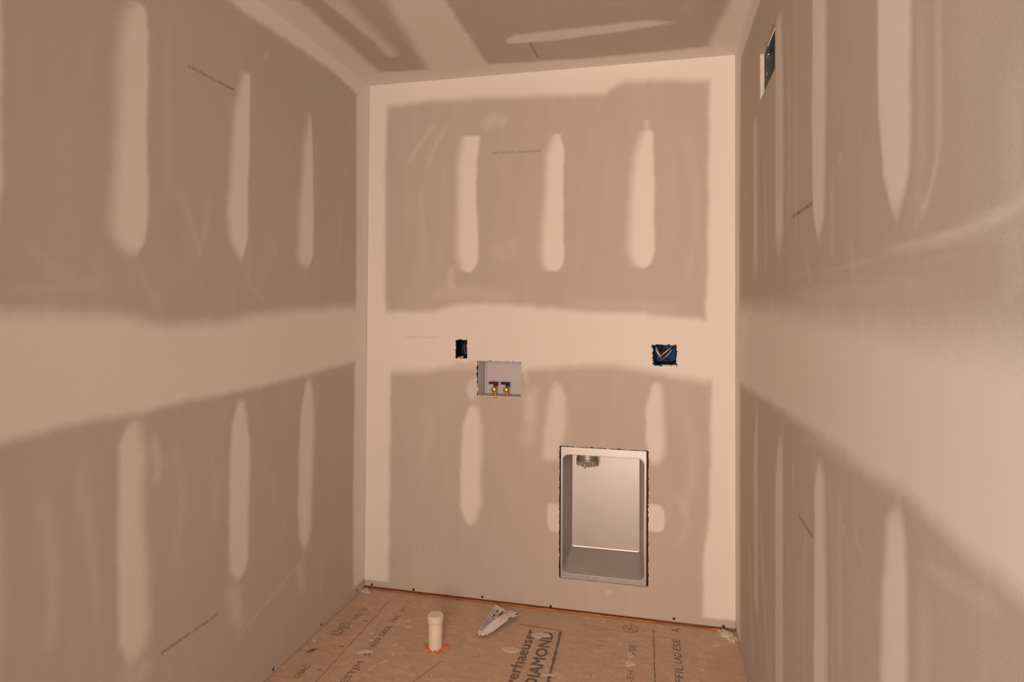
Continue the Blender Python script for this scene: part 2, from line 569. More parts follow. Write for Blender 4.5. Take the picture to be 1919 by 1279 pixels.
HOLE_L = (0.453, 0.511, 1.118, 1.206, 0.0016)        # single gang box
HOLE_R = (1.355, 1.457, 1.108, 1.200, 0.0019)        # double gang box
HOLE_W = (0.559, 0.769, 0.944, 1.109, 0.0022)        # washer box
HOLE_D = (0.9475, 1.3385, 0.1480, 0.7370, 0.0010)    # dryer box
HOLE_V = (0.695, 0.965, 2.014, 2.161, 0.0012)        # duct in the right wall
B_HOLES = [HOLE_L, HOLE_R, HOLE_W, HOLE_D]

# ---- back wall
SP, JB, CC = 'screw_compound_patch', 'joint_compound_band', 'corner_compound_band'
back = Surface(P_back, [
    Coat(JB, 'u', [(0.0, 1.334), (0.282, 1.334), (0.36, 1.345), (0.442, 1.366), (0.573, 1.378), (0.826, 1.362), (1.069, 1.341), (1.302, 1.336), (1.571, 1.31), (W, 1.30)],
         [(0.0, 1.044), (0.312, 1.052), (0.40, 1.075), (0.536, 1.078), (0.803, 1.072), (0.950, 1.091), (1.187, 1.105), (1.280, 1.09), (1.393, 1.072), (1.571, 1.045), (W, 1.04)],
         0.035, 0.05, 0, 0, label='wide smooth taped joint coat across the back wall'),
    Coat(CC, 'v', [(0.0, 0.042), (0.0, H)], [(0.126, 0.042), (0.128, 0.5), (0.128, 1.04), (0.097, 1.35), (0.094, 1.55), (0.090, 2.07), (0.098, 2.33), (0.1, H)], 0, 0.022, 0.008, 0),
    Coat(CC, 'v', [(W, 0.045), (W, H)], [(1.566, 0.045), (1.566, 0.27), (1.592, 0.5), (1.60, 1.03), (1.575, 1.3), (1.584, 1.54), (1.588, 2.0), (1.592, 2.32), (1.59, H)], 0, 0.022, 0.010, 0),
    Coat(CC, 'u', [(0, H), (W, H)], [(0, 2.33), (0.108, 2.33), (0.3, 2.342), (0.566, 2.338), (0.821, 2.329), (1.15, 2.314), (1.19, 2.345), (1.23, 2.362), (1.346, 2.360), (1.5, 2.345), (W, 2.33)], 0, 0.04, 0, 0),
    Coat(SP, 'v', [(0.484, 2.164), (0.462, 2.052), (0.460, 1.80), (0.458, 1.60), (0.478, 1.54), (0.50, 1.520)], [(0.567, 2.15), (0.550, 2.047), (0.552, 1.797), (0.563, 1.622), (0.555, 1.56), (0.525, 1.520)], 0.05, 0.014, 0.015, 0.01),
    Coat(SP, 'v', [(0.918, 2.15), (0.886, 2.06), (0.872, 1.787), (0.858, 1.593), (0.873, 1.54), (0.90, 1.520)], [(0.940, 2.15), (0.962, 2.075), (0.959, 1.785), (0.966, 1.591), (0.955, 1.545), (0.925, 1.520)], 0.045, 0.014, 0.015, 0.012),
    Coat(SP, 'v', [(1.315, 2.14), (1.270, 2.011), (1.257, 1.776), (1.250, 1.611), (1.275, 1.55), (1.30, 1.530)], [(1.353, 2.136), (1.360, 2.006), (1.361, 1.772), (1.363, 1.609), (1.345, 1.55), (1.32, 1.530)], 0.05, 0.014, 0.015, 0.02),
    Coat(SP, 'v', [(0.53, 0.914), (0.490, 0.801), (0.482, 0.552), (0.481, 0.43), (0.52, 0.345)], [(0.558, 0.914), (0.584, 0.805), (0.578, 0.559), (0.588, 0.462), (0.545, 0.345)], 0.02, 0.035, 0.04, 0.05, 0.85),
    Coat(SP, 'v', [(0.93, 1.03), (0.893, 0.916), (0.876, 0.771), (0.872, 0.66)], [(0.945, 1.03), (0.979, 0.944), (0.975, 0.824), (0.947, 0.70), (0.94, 0.66)], 0.045, 0.03, 0.05, 0.04, 0.72),
    Coat(SP, 'v', [(1.36, 1.04), (1.330, 0.934), (1.326, 0.772), (1.335, 0.72), (1.352, 0.675)], [(1.389, 1.04), (1.400, 0.937), (1.408, 0.777), (1.40, 0.72), (1.375, 0.675)], 0.018, 0.035, 0.05, 0.03, 0.85),
    Coat('compound_dab', 'u', [(0.890, 0.478), (0.95, 0.478)], [(0.890, 0.40), (0.905, 0.352), (0.95, 0.345)], 0.012, 0.012, 0.012, 0, 0.72),
    Coat('compound_dab', 'u', [(1.334, 0.505), (1.385, 0.505), (1.402, 0.485), (1.411, 0.455)], [(1.334, 0.388), (1.39, 0.392), (1.405, 0.405), (1.411, 0.43)], 0.010, 0.010, 0, 0.012, 0.9),
    Coat('compound_dab', 'u', [(0.500, 0.985), (0.53, 1.02), (0.562, 1.035)], [(0.500, 0.97), (0.53, 0.925), (0.562, 0.93)], 0.03, 0.03, 0.03, 0, 0.55),
], [
    Smear([(0.435, 1.56), (0.425, 1.49), (0.44, 1.44)], 0.028, 0.32), Smear([(0.19, 2.02), (0.26, 2.13), (0.36, 2.25)], 0.02, 0.2), Smear([(0.30, 2.0), (0.34, 2.12), (0.42, 2.24)], 0.02, 0.2),
    Smear([(0.57, 2.19), (0.64, 2.235), (0.70, 2.20)], 0.05, 0.28), Smear([(0.27, 2.0), (0.285, 1.7), (0.28, 1.45)], 0.03, 0.12), Smear([(0.20, 1.98), (0.19, 1.8), (0.2, 1.6)], 0.03, 0.08),
    Smear([(1.47, 2.2), (1.53, 1.9), (1.52, 1.6), (1.47, 1.42)], 0.035, 0.10), Smear([(1.325, 2.19), (1.332, 2.13)], 0.022, 0.5),
    Smear([(0.62, 1.66), (0.70, 1.60), (0.74, 1.70)], 0.05, 0.13), Smear([(0.8, 1.0), (0.82, 0.85), (0.79, 0.7)], 0.06, 0.3), Smear([(0.86, 1.03), (0.81, 0.92), (0.80, 0.82)], 0.04, 0.25),
    Smear([(0.30, 0.9), (0.33, 0.8), (0.30, 0.6)], 0.05, 0.10), Smear([(1.49, 0.95), (1.53, 0.7), (1.47, 0.4)], 0.04, 0.12), Smear([(1.42, 0.6), (1.5, 0.45), (1.44, 0.3)], 0.03, 0.10),
    Smear([(0.188, 1.216), (0.28, 1.214), (0.396, 1.217)], 0.008, 0.5, -1), Smear([(0.76, 1.058), (0.95, 1.066), (1.1, 1.085)], 0.012, 0.45, -1),
    Smear([(0.44, 1.095), (0.50, 1.088), (0.56, 1.10)], 0.02, 0.4, -1), Smear([(0.775, 1.1), (0.79, 1.05), (0.80, 1.0)], 0.02, 0.35),
    Smear([(1.15, 0.105), (1.19, 0.112)], 0.014, 0.35), Smear([(0.3, 1.41), (0.5, 1.43), (0.75, 1.40)], 0.05, 0.22), Smear([(0.95, 1.38), (1.25, 1.37), (1.52, 1.36)], 0.04, 0.18),
])
sheet_bu = back.sheet('drywall_sheet', wall_back, 0.001, W - 0.001, 1.22, H, 0.007, B_HOLES)
sheet_bl = back.sheet('drywall_sheet', wall_back, 0.001, W - 0.001, 0.0145, 1.2195, 0.007, B_HOLES)
back.build_coats(wall_back, B_HOLES, clip=(0.001, W - 0.001, 0.0165, H))

# ---- left wall
left = Surface(P_left, [
    Coat(JB, 'u', [(0, 1.362), (0.125, 1.358), (0.591, 1.340), (0.858, 1.324), (1.0, 1.304), (1.15, 1.296), (1.293, 1.297), (1.38, 1.315), (1.437, 1.326), (1.615, 1.330), (2.0, 1.33), (DEPTH, 1.33)],
         [(0, 1.105), (0.119, 1.101), (0.585, 1.078), (0.939, 1.065), (1.185, 1.066), (1.38, 1.058), (1.596, 1.062), (1.731, 1.050), (2.2, 1.06), (DEPTH, 1.06)], 0.05, 0.028, 0, 0,
         label='wide smooth taped joint coat along the left wall'),
    Coat(CC, 'v', [(0, 0.045), (0, H)], [(0.113, 0.045), (0.123, 0.552), (0.118, 1.046), (0.113, 1.295), (0.119, 1.796), (0.130, 2.296), (0.13, H)], 0, 0.025, 0.008, 0),
    Coat(CC, 'u', [(0, H), (DEPTH, H)], [(0, 2.352), (0.131, 2.358), (0.367, 2.380), (0.686, 2.372), (0.880, 2.360), (0.994, 2.362), (1.6, 2.355), (DEPTH, 2.36)], 0, 0.025, 0, 0),
    Coat(SP, 'v', [(1.40, 2.178), (1.435, 2.121), (1.443, 2.0), (1.448, 1.728), (1.462, 1.587), (1.452, 1.53), (1.405, 1.475)], [(1.362, 2.178), (1.352, 2.111), (1.353, 1.902), (1.343, 1.608), (1.348, 1.533), (1.385, 1.475)], 0.055, 0.012, 0.06, 0.015),
    Coat(SP, 'v', [(0.94, 2.16), (0.988, 2.018), (1.000, 1.836), (1.012, 1.657), (0.998, 1.571), (0.952, 1.505)], [(0.911, 2.16), (0.907, 1.953), (0.912, 1.766), (0.913, 1.582), (0.938, 1.505)], 0.04, 0.012, 0.06, 0.02),
    Coat(SP, 'v', [(0.532, 2.14), (0.568, 1.982), (0.588, 1.764), (0.602, 1.552), (0.562, 1.497)], [(0.518, 2.14), (0.501, 1.957), (0.492, 1.739), (0.491, 1.563), (0.533, 1.497)], 0.05, 0.012, 0.08, 0.015, 0.9),
    Coat(SP, 'v', [(1.392, 1.05), (1.424, 0.977), (1.422, 0.755), (1.418, 0.545), (1.412, 0.46), (1.38, 0.385)], [(1.366, 1.05), (1.340, 0.941), (1.340, 0.794), (1.322, 0.566), (1.314, 0.459), (1.335, 0.385)], 0.022, 0.05, 0.05, 0.06, 0.9),
    Coat(SP, 'v', [(0.946, 1.04), (0.982, 0.953), (0.986, 0.691), (0.978, 0.478), (0.945, 0.425)], [(0.922, 1.04), (0.884, 0.897), (0.884, 0.659), (0.886, 0.476), (0.915, 0.425)], 0.02, 0.022, 0.04, 0.03, 0.9),
    Coat(SP, 'v', [(0.530, 1.07), (0.570, 0.922), (0.580, 0.569), (0.568, 0.439), (0.54, 0.375)], [(0.497, 1.07), (0.468, 0.904), (0.478, 0.645), (0.488, 0.430), (0.512, 0.375)], 0.022, 0.035, 0.06, 0.05, 0.88),
    Coat(SP, 'v', [(1.86, 2.17), (1.87, 1.9), (1.86, 1.5)], [(1.752, 2.17), (1.745, 1.85), (1.74, 1.6), (1.755, 1.5)], 0.03, 0.02, 0.04, 0.03),
    Coat(SP, 'v', [(1.83, 1.0), (1.83, 0.7), (1.82, 0.35)], [(1.745, 1.0), (1.722, 0.85), (1.718, 0.65), (1.74, 0.35)], 0.03, 0.03, 0.05, 0.05, 0.5),
    Coat(SP, 'v', [(2.28, 2.15), (2.28, 1.5)], [(2.17, 2.15), (2.17, 1.5)], 0.03, 0.02, 0.05, 0.03),
    Coat(SP, 'v', [(2.28, 1.0), (2.28, 0.4)], [(2.17, 1.0), (2.17, 0.4)], 0.03, 0.02, 0.05, 0.03),
], [
    Smear([(1.25, 1.72), (1.18, 1.61), (1.14, 1.51)], 0.022, 0.16), Smear([(1.14, 1.51), (1.11, 1.62), (1.09, 1.74)], 0.022, 0.14), Smear([(1.145, 1.53), (1.13, 1.505)], 0.018, 0.25),
    Smear([(1.29, 2.2), (1.28, 1.9), (1.26, 1.65)], 0.03, 0.10), Smear([(1.38, 1.47), (1.34, 1.40), (1.29, 1.34)], 0.02, 0.14), Smear([(0.93, 1.49), (0.88, 1.42), (0.80, 1.36)], 0.02, 0.14),
    Smear([(1.70, 1.50), (1.60, 1.43), (1.45, 1.39)], 0.03, 0.12), Smear([(1.74, 1.36), (1.5, 1.375), (1.2, 1.355)], 0.012, 0.25, -1), Smear([(1.74, 1.38), (1.5, 1.395)], 0.02, 0.12),
    Smear([(1.64, 0.95), (1.60, 0.7), (1.62, 0.5)], 0.035, 0.2), Smear([(1.55, 0.98), (1.50, 0.75), (1.48, 0.5)], 0.03, 0.16), Smear([(1.24, 0.98), (1.20, 0.8), (1.22, 0.55)], 0.03, 0.14),
    Smear([(1.10, 0.95), (1.06, 0.8), (1.05, 0.62)], 0.03, 0.1), Smear([(0.99, 0.45), (0.94, 0.32), (0.90, 0.25)], 0.05, 0.28), Smear([(0.95, 0.42), (0.93, 0.35), (0.96, 0.28)], 0.04, 0.2),
    Smear([(0.57, 0.36), (0.55, 0.28), (0.54, 0.2)], 0.05, 0.28), Smear([(1.0, 0.22), (0.7, 0.30), (0.45, 0.38)], 0.012, 0.22), Smear([(0.40, 0.10), (0.395, 0.2), (0.40, 0.3)], 0.014, 0.16),
    Smear([(0.30, 1.9), (0.27, 1.7), (0.30, 1.45)], 0.03, 0.08), Smear([(0.78, 1.62), (0.75, 1.56), (0.77, 1.53)], 0.025, 0.15), Smear([(1.32, 1.0), (1.29, 0.9), (1.31, 0.84)], 0.03, 0.35),
    Smear([(0.80, 2.28), (0.84, 2.24)], 0.012, 0.25), Smear([(1.40, 0.42), (1.36, 0.33), (1.31, 0.38)], 0.05, 0.3),
])
sheet_lu = left.sheet('drywall_sheet', wall_left, 0.0, DEPTH, 1.22, H, 0.009)
sheet_ll = left.sheet('drywall_sheet', wall_left, 0.0, DEPTH, 0.004, 1.2195, 0.009)
left.build_coats(wall_left, step=0.008, clip=(0.001, DEPTH, 0.006, H))

# ---- right wall
right = Surface(P_right, [
    Coat(JB, 'u', [(0, 1.37), (0.371, 1.363), (1.284, 1.345), (1.685, 1.335), (1.911, 1.325), (2.056, 1.32), (2.3, 1.32), (DEPTH, 1.33)],
         [(0, 1.06), (0.291, 1.062), (0.935, 1.086), (1.514, 1.105), (1.736, 1.105), (1.907, 1.114), (2.052, 1.106), (2.4, 1.09), (DEPTH, 1.09)], 0.085, 0.032, 0, 0,
         label='wide smooth taped joint coat along the right wall'),
    Coat(CC, 'v', [(0, 0.03), (0, H)], [(0.152, 0.03), (0.152, 0.465), (0.157, 1.099), (0.141, 1.397), (0.144, 1.740), (0.183, 2.159), (0.20, 2.34), (0.2, H)], 0, 0.045, 0.02, 0),
    Coat(CC, 'u', [(0, H), (DEPTH, H)], [(0, 2.35), (0.253, 2.344), (0.520, 2.337), (0.703, 2.332), (1.5, 2.34), (DEPTH, 2.34)], 0, 0.022, 0, 0),
    Coat(SP, 'v', [(0.545, 2.0), (0.543, 1.5), (0.57, 1.44)], [(0.63, 2.0), (0.637, 1.5), (0.61, 1.44)], 0.04, 0.05, 0.2, 0.06, 0.62),
    Coat(SP, 'v', [(0.985, 2.14), (0.972, 1.9), (0.970, 1.55), (1.0, 1.49)], [(1.06, 2.14), (1.083, 1.9), (1.078, 1.55), (1.045, 1.49)], 0.04, 0.045, 0.15, 0.05, 0.75),
    Coat(SP, 'v', [(1.44, 2.14), (1.412, 1.985), (1.402, 1.769), (1.404, 1.569), (1.43, 1.51), (1.453, 1.478)], [(1.49, 2.14), (1.520, 1.929), (1.508, 1.631), (1.495, 1.53), (1.462, 1.478)], 0.015, 0.035, 0.06, 0.02, 0.92),
    Coat(SP, 'v', [(1.84, 2.14), (1.807, 1.95), (1.808, 1.637), (1.826, 1.534), (1.872, 1.465)], [(1.90, 2.14), (1.927, 1.95), (1.927, 1.598), (1.921, 1.525), (1.882, 1.465)], 0.012, 0.018, 0.06, 0.01),
    Coat(SP, 'v', [(0.60, 1.05), (0.545, 0.85), (0.55, 0.35)], [(0.63, 1.05), (0.635, 0.85), (0.63, 0.35)], 0.04, 0.05, 0.1, 0.1, 0.6),
    Coat(SP, 'v', [(1.02, 1.03), (0.962, 0.89), (0.958, 0.28)], [(1.065, 1.03), (1.066, 0.9), (1.064, 0.28)], 0.03, 0.035, 0.1, 0.08, 0.72),
    Coat(SP, 'v', [(1.455, 1.065), (1.418, 1.0), (1.402, 0.6), (1.41, 0.3)], [(1.475, 1.065), (1.490, 1.02), (1.502, 0.829), (1.505, 0.3)], 0.02, 0.04, 0.04, 0.06, 0.88),
    Coat(SP, 'v', [(1.872, 1.10), (1.835, 1.055), (1.815, 0.96), (1.808, 0.82), (1.815, 0.35)], [(1.888, 1.10), (1.897, 1.07), (1.906, 1.0), (1.902, 0.88), (1.90, 0.35)], 0.03, 0.022, 0.02, 0.06, 0.95),
    Coat(SP, 'v', [(2.30, 2.12), (2.30, 1.5)], [(2.40, 2.12), (2.40, 1.5)], 0.03, 0.02, 0.05, 0.03),
    Coat(SP, 'v', [(2.30, 1.02), (2.30, 0.4)], [(2.40, 1.02), (2.40, 0.4)], 0.03, 0.02, 0.05, 0.03),
], [
    Smear([(2.30, 1.452), (2.173, 1.437), (2.111, 1.428), (2.032, 1.425), (1.912, 1.427), (1.79, 1.433)], 0.011, 0.45), Smear([(2.25, 1.455), (2.15, 1.440), (2.06, 1.432), (1.98, 1.431)], 0.006, 0.35),
    Smear([(2.2, 1.412), (2.05, 1.408), (1.88, 1.408), (1.4, 1.41)], 0.005, 0.25), Smear([(1.9, 1.418), (1.7, 1.42), (1.45, 1.425), (1.1, 1.43)], 0.006, 0.2),
    Smear([(2.005, 1.9), (2.007, 1.693), (2.007, 1.543), (1.995, 1.505), (1.968, 1.469), (1.938, 1.462)], 0.010, 0.40), Smear([(1.96, 1.75), (1.962, 1.56), (1.95, 1.49)], 0.025, 0.18),
    Smear([(1.935, 1.50), (1.955, 1.465), (1.93, 1.448)], 0.02, 0.2), Smear([(1.245, 2.2), (1.24, 1.8), (1.235, 1.45)], 0.012, 0.3), Smear([(1.15, 2.1), (1.16, 1.8), (1.15, 1.5)], 0.03, 0.14),
    Smear([(0.78, 1.85), (0.80, 1.6), (0.79, 1.42)], 0.03, 0.16), Smear([(1.62, 1.62), (1.60, 1.60)], 0.008, 0.5), Smear([(1.55, 1.60), (1.56, 1.50), (1.545, 1.44)], 0.022, 0.28),
    Smear([(1.33, 1.48), (1.36, 1.43), (1.40, 1.40)], 0.02, 0.25), Smear([(1.66, 1.48), (1.68, 1.42), (1.70, 1.38)], 0.03, 0.16), Smear([(1.60, 1.05), (1.59, 0.9), (1.60, 0.7)], 0.03, 0.2),
    Smear([(1.35, 1.0), (1.31, 0.7), (1.33, 0.4)], 0.022, 0.12), Smear([(1.145, 1.03), (1.14, 0.92), (1.16, 0.80)], 0.010, 0.5, -1), Smear([(1.20, 1.0), (1.19, 0.92)], 0.012, 0.25),
    Smear([(0.70, 0.75), (0.75, 0.5), (0.9, 0.2)], 0.05, 0.25), Smear([(0.40, 0.6), (0.47, 0.3), (0.55, 0.1)], 0.05, 0.2), Smear([(0.80, 0.6), (0.88, 0.35), (0.95, 0.15)], 0.03, 0.16),
    Smear([(1.96, 1.04), (1.955, 0.9), (1.96, 0.7)], 0.03, 0.18), Smear([(2.15, 1.08), (2.05, 1.06), (1.95, 1.05)], 0.018, 0.2), Smear([(1.66, 1.02), (1.70, 0.985), (1.76, 0.94)], 0.012, 0.16),
    Smear([(1.27, 1.06), (1.45, 1.085), (1.7, 1.09)], 0.02, 0.2), Smear([(2.17, 1.6), (2.16, 1.4), (2.17, 1.36)], 0.05, 0.16), Smear([(0.40, 1.322), (0.55, 1.318)], 0.012, 0.3, -1),
    Smear([(1.62, 0.985), (1.625, 0.965)], 0.008, 0.45), Smear([(1.2, 1.385), (1.6, 1.38), (2.1, 1.375)], 0.03, 0.2),
])
sheet_ru = right.sheet('drywall_sheet', wall_right, 0.0, DEPTH, 1.22, H, 0.008, [HOLE_V])
sheet_rl = right.sheet('drywall_sheet', wall_right, 0.0, DEPTH, 0.004, 1.2195, 0.008)
right.build_coats(wall_right, [HOLE_V], step=0.007, clip=(0.001, DEPTH, 0.006, H))

# ---- ceiling (u = x, v = distance from the back wall)
ceil = Surface(P_ceil, [
    Coat(JB, 'v', [(0.355, 0), (0.362, 0.165), (0.44, 0.76), (0.46, 1.6), (0.46, DEPTH)], [(0.638, 0), (0.638, 0.122), (0.645, 0.72), (0.65, 1.6), (0.65, DEPTH)], 0.05, 0.022, 0, 0,
         label='wide smooth taped joint coat running across the ceiling'),
    Coat(CC, 'u', [(0, 0), (W, 0)], [(0, 0.155), (0.124, 0.150), (0.352, 0.132), (0.653, 0.13), (1.076, 0.10), (1.521, 0.108), (1.60, 0.12), (W, 0.12)], 0, 0.028, 0, 0),
    Coat(CC, 'v', [(0, 0), (0, DEPTH)], [(0.128, 0), (0.128, 0.217), (0.135, 0.525), (0.14, 0.834), (0.14, DEPTH)], 0, 0.04, 0, 0),
    Coat(CC, 'v', [(W, 0), (W, DEPTH)], [(1.580, 0), (1.581, 0.16), (1.61, 0.378), (1.628, 0.497), (1.61, DEPTH)], 0, 0.035, 0, 0),
    Coat(SP, 'v', [(0.236, 0.298), (0.248, 0.473), (0.222, 0.817), (0.23, 1.3)], [(0.272, 0.298), (0.295, 0.36), (0.30, 0.8), (0.30, 1.3)], 0.018, 0.045, 0.02, 0.03, 0.75),
    Coat(SP, 'u', [(0.775, 0.355), (0.824, 0.393), (1.111, 0.400), (1.333, 0.405), (1.45, 0.37)], [(0.775, 0.32), (0.80, 0.315), (0.992, 0.310), (1.270, 0.336), (1.45, 0.362)], 0.025, 0.022, 0.02, 0.08),
    Coat(SP, 'u', [(0.80, 0.86), (1.45, 0.86)], [(0.80, 0.76), (1.45, 0.76)], 0.03, 0.02, 0.03, 0.05),
], [Smear([(1.47, 0.40), (1.50, 0.6), (1.47, 0.8)], 0.04, 0.15), Smear([(0.86, 0.20), (1.1, 0.22)], 0.03, 0.06)])
sheet_c1 = ceil.sheet('ceiling_drywall_sheet', ceiling, -0.015, 0.5, 0.0, DEPTH, 0.010)
sheet_c2 = ceil.sheet('ceiling_drywall_sheet', ceiling, 0.5005, W + 0.02, 0.0, DEPTH, 0.010)
ceil.build_coats(ceiling, step=0.009, clip=(0.0, W, 0.001, DEPTH))

# ---- unseen wall added behind the camera, its doorway placed to shape the light
V, F = join([box_geo((-0.02, -3.12, 0.0), (0.70, -3.0, H)), box_geo((1.66, -3.12, 0.0), (W + 0.02, -3.0, H)), box_geo((0.70, -3.12, 2.32), (1.66, -3.0, H))])
added_wall_front = tag(obj('added_wall_front', V, F, M_WALL), kind='structure')

# ---- maker's print on the board paper (upper sheets hang upside down)
STAMP = 'SAG-RESISTANT 1227 NGB-13673'
letters('printed_lettering', STAMP, sheet_bu, P_back, (0.856, 2.079), (-1, 0), (0, -1), 0.009, M_INK, length=0.232)
letters('printed_lettering', STAMP[3:], sheet_lu, P_left, (0.988, 2.079), (1, 0), (0, -1), 0.009, M_INK, length=0.213)
letters('printed_lettering', STAMP, sheet_ll, P_left, (1.270, 0.355), (-1, 0), (0, 1), 0.010, M_INK, length=0.237)
letters('printed_lettering', STAMP[5:], sheet_ru, P_right, (1.404, 1.573), (-1, 0), (0, -1), 0.009, M_INK, length=0.202)
letters('printed_lettering', STAMP[9:], sheet_rl, P_right, (1.262, 0.880), (1, 0), (0, 1), 0.010, M_INK, length=0.142)
letters('printed_lettering', STAMP[8:], sheet_c2, P_ceil, (0.862, 0.305), (0.03, -1), (1, 0.03), 0.010, M_INK, length=0.155)


# ---- screw heads left bare along the floor
def screw(P, u, v, parent, rad=0.006):
    c = P(u, v, 0.0004); n = P(u, v, 1.0) - P(u, v, 0.0); a = P(1, 0, 0) - P(0, 0, 0); b = P(0, 1, 0) - P(0, 0, 0)
    V, F = [], []
    for k in range(14):
        t = 2 * math.pi * k / 14
        V.append(c + (a * math.cos(t) + b * math.sin(t)) * rad)
    for k in range(14):
        t = 2 * math.pi * k / 14
        V.append(c + (a * math.cos(t) + b * math.sin(t)) * rad * 0.55 + n * 0.0008)
    for k in range(14): F.append((k, (k + 1) % 14, 14 + (k + 1) % 14, 14 + k))
    F.append(tuple(range(14, 28)))
    obj('drywall_screw', V, F, M_SCREW, parent)


for u, v in ((0.040, 0.022), (0.254, 0.021), (0.592, 0.025), (0.911, 0.018), (1.446, 0.027), (1.648, 0.019)): screw(P_back, u, v, wall_back)
for u, v in ((0.074, 0.022), (0.394, 0.016), (0.730, 0.016)): screw(P_left, u, v, wall_left)

# ---- plate lumber seen in the gap under the back board
v, f = box_geo((0.0, 0.0128, 0.0), (W, 0.10, 0.040)); obj('bottom_plate', v, f, M_PLATE, wall_back)
for nm, lo, hi in (('cavity_back_blocker', (-0.10, 0.112, -0.02), (W + 0.20, 0.126, H + 0.03)), ('cavity_top_blocker', (-0.10, 0.0128, H - 0.001), (W + 0.20, 0.112, H + 0.03)),
                   ('cavity_side_blocker', (-0.10, 0.0, 0.0), (-0.016, 0.112, H)), ('cavity_side_blocker', (W + 0.018, 0.0, 0.0), (W + 0.05, 0.112, H))):
    v, f = box_geo(lo, hi); obj(nm, v, f, M_CAVITY, wall_back)  # unseen closures added to block light so gaps around the boxes stay dark
# sealant squeezed into the gap, thicker to the right
pts, rad = [], []
for i in range(160):
    x = 0.035 + i / 159 * 1.60
    k = 0.0032 + 0.0030 * S(np.array((x - 0.45) / 0.5)) * (0.75 + 0.25 * math.sin(x * 19)) + 0.0012 * math.sin(x * 47) * math.sin(x * 13) + random.uniform(-.0005, .0005)
    k *= 1 - 0.75 * float(S(np.array((x - 1.30) / 0.12)) * S(np.array((1.62 - x) / 0.1)))
    pts.append((x, -0.004 + random.uniform(-.001, .001), 0.0035 + random.uniform(0, .0012))); rad.append(max(0.0012, k))
v, f = tube_geo(pts, rad, 7); obj('sealant_bead', v, f, M_BEAD, wall_back, smooth=True)

# ---- floor
v, f = box_geo((-0.02, -DEPTH, -0.02), (W + 0.02, 0.12, 0.0))
floor = tag(obj('floor', v, f, M_FLOOR), kind='structure')
P_floor = lambda u, v, w=0: np.stack([np.asarray(u, float), np.asarray(v, float), w + 0 * np.asarray(u, float)], -1)
UPL, FAR = (-1, 0), (0, 1)      # print reads away from the viewer, tops of the letters to the left
letters('printed_lettering', 'Weyerhaeuser', floor, P_floor, (0.884, -0.735), FAR, UPL, 0.045, M_FINK, length=0.55, bold=0.02)
letters('printed_lettering', 'DIAMOND', floor, P_floor, (0.960, -0.580), FAR, UPL, 0.046, M_FINK, length=0.385, fat=0.0035)
letters('printed_lettering', 'ESTJM  5T', floor, P_floor, (0.292, -0.720), FAR, (-1, 0.0), 0.026, M_FINK, length=0.24)
letters('printed_lettering', 'KOV GROL', floor, P_floor, (0.284, -0.470), FAR, UPL, 0.026, M_FINK, length=0.17)
letters('printed_lettering', '10/L  57', floor, P_floor, (0.281, -0.268), FAR, UPL, 0.024, M_FINK, length=0.13)
letters('printed_lettering', 'OSAC', floor, P_floor, (0.110, -0.735), FAR, UPL, 0.026, M_FINK, length=0.085)
letters('printed_lettering', 'RZAJED', floor, P_floor, (0.106, -0.430), FAR, UPL, 0.046, M_FINKW, length=0.11)
letters('printed_lettering', 'NO  D', floor, P_floor, (0.112, -0.29), FAR, UPL, 0.028, M_FINKW, length=0.11)
letters('printed_lettering', 'A', floor, P_floor, (1.470, -0.062), FAR, UPL, 0.034, M_FINKW, length=0.035)
letters('printed_lettering', 'AFFIL', floor, P_floor, (1.472, -0.480), FAR, UPL, 0.030, M_FINK, length=0.165)
letters('printed_lettering', 'LAD', floor, P_floor, (1.470, -0.297), FAR, UPL, 0.030, M_FINK, length=0.075)
letters('printed_lettering', 'ESE', floor, P_floor, (1.468, -0.205), FAR, UPL, 0.030, M_FINK, length=0.085)
letters('printed_lettering', '2-EH', floor, P_floor, (1.295, -0.49), FAR, UPL, 0.026, M_FINKW, length=0.10)
letters('printed_lettering', 'PSE', floor, P_floor, (1.295, -0.275), FAR, UPL, 0.026, M_FINKW, length=0.07)


def strip(pts, wd):
    V, F = [], []
    for i, (x, y) in enumerate(pts):
        a, b = pts[max(0, i - 1)], pts[min(len(pts) - 1, i + 1)]
        d = Vector((b[0] - a[0], b[1] - a[1])).normalized()
        k = wd * random.uniform(0.55, 1.2)
        V += [(x - d.y * k, y + d.x * k, 0.0006), (x + d.y * k, y - d.x * k, 0.0006)]
    for i in range(len(pts) - 1): F.append((2 * i, 2 * i + 1, 2 * i + 3, 2 * i + 2))
    return V, F


def ln(a, b, n=30, j=0.0006):
    return [(a[0] + (b[0] - a[0]) * k / n + random.uniform(-j, j), a[1] + (b[1] - a[1]) * k / n) for k in range(n + 1)]


for nm, a, b, wd, m in (('printed_border_line', (0.9845, -0.175), (1.004, -0.80), 0.0058, M_FINK), ('printed_border_line', (0.985, -0.166), (0.80, -0.155), 0.0034, M_FINKW),
                        ('printed_nailing_line', (0.173, -0.10), (0.184, -0.80), 0.0013, M_FINK), ('printed_nailing_line', (1.361, -0.066), (1.375, -0.60), 0.0022, M_FINK),
                        ('printed_nail_tick', (0.138, -0.290), (0.164, -0.289), 0.0028, M_FINK), ('printed_nail_tick', (0.143, -0.501), (0.166, -0.500), 0.0028, M_FINK), ('printed_nail_tick', (0.147, -0.667), (0.169, -0.668), 0.0026, M_FINKW),
                        ('printed_nailing_line', (0.575, -0.50), (0.520, -0.66), 0.0014, M_FINKW)):
    v, f = strip(ln(a, b), wd); obj(nm, v, f, m, floor)
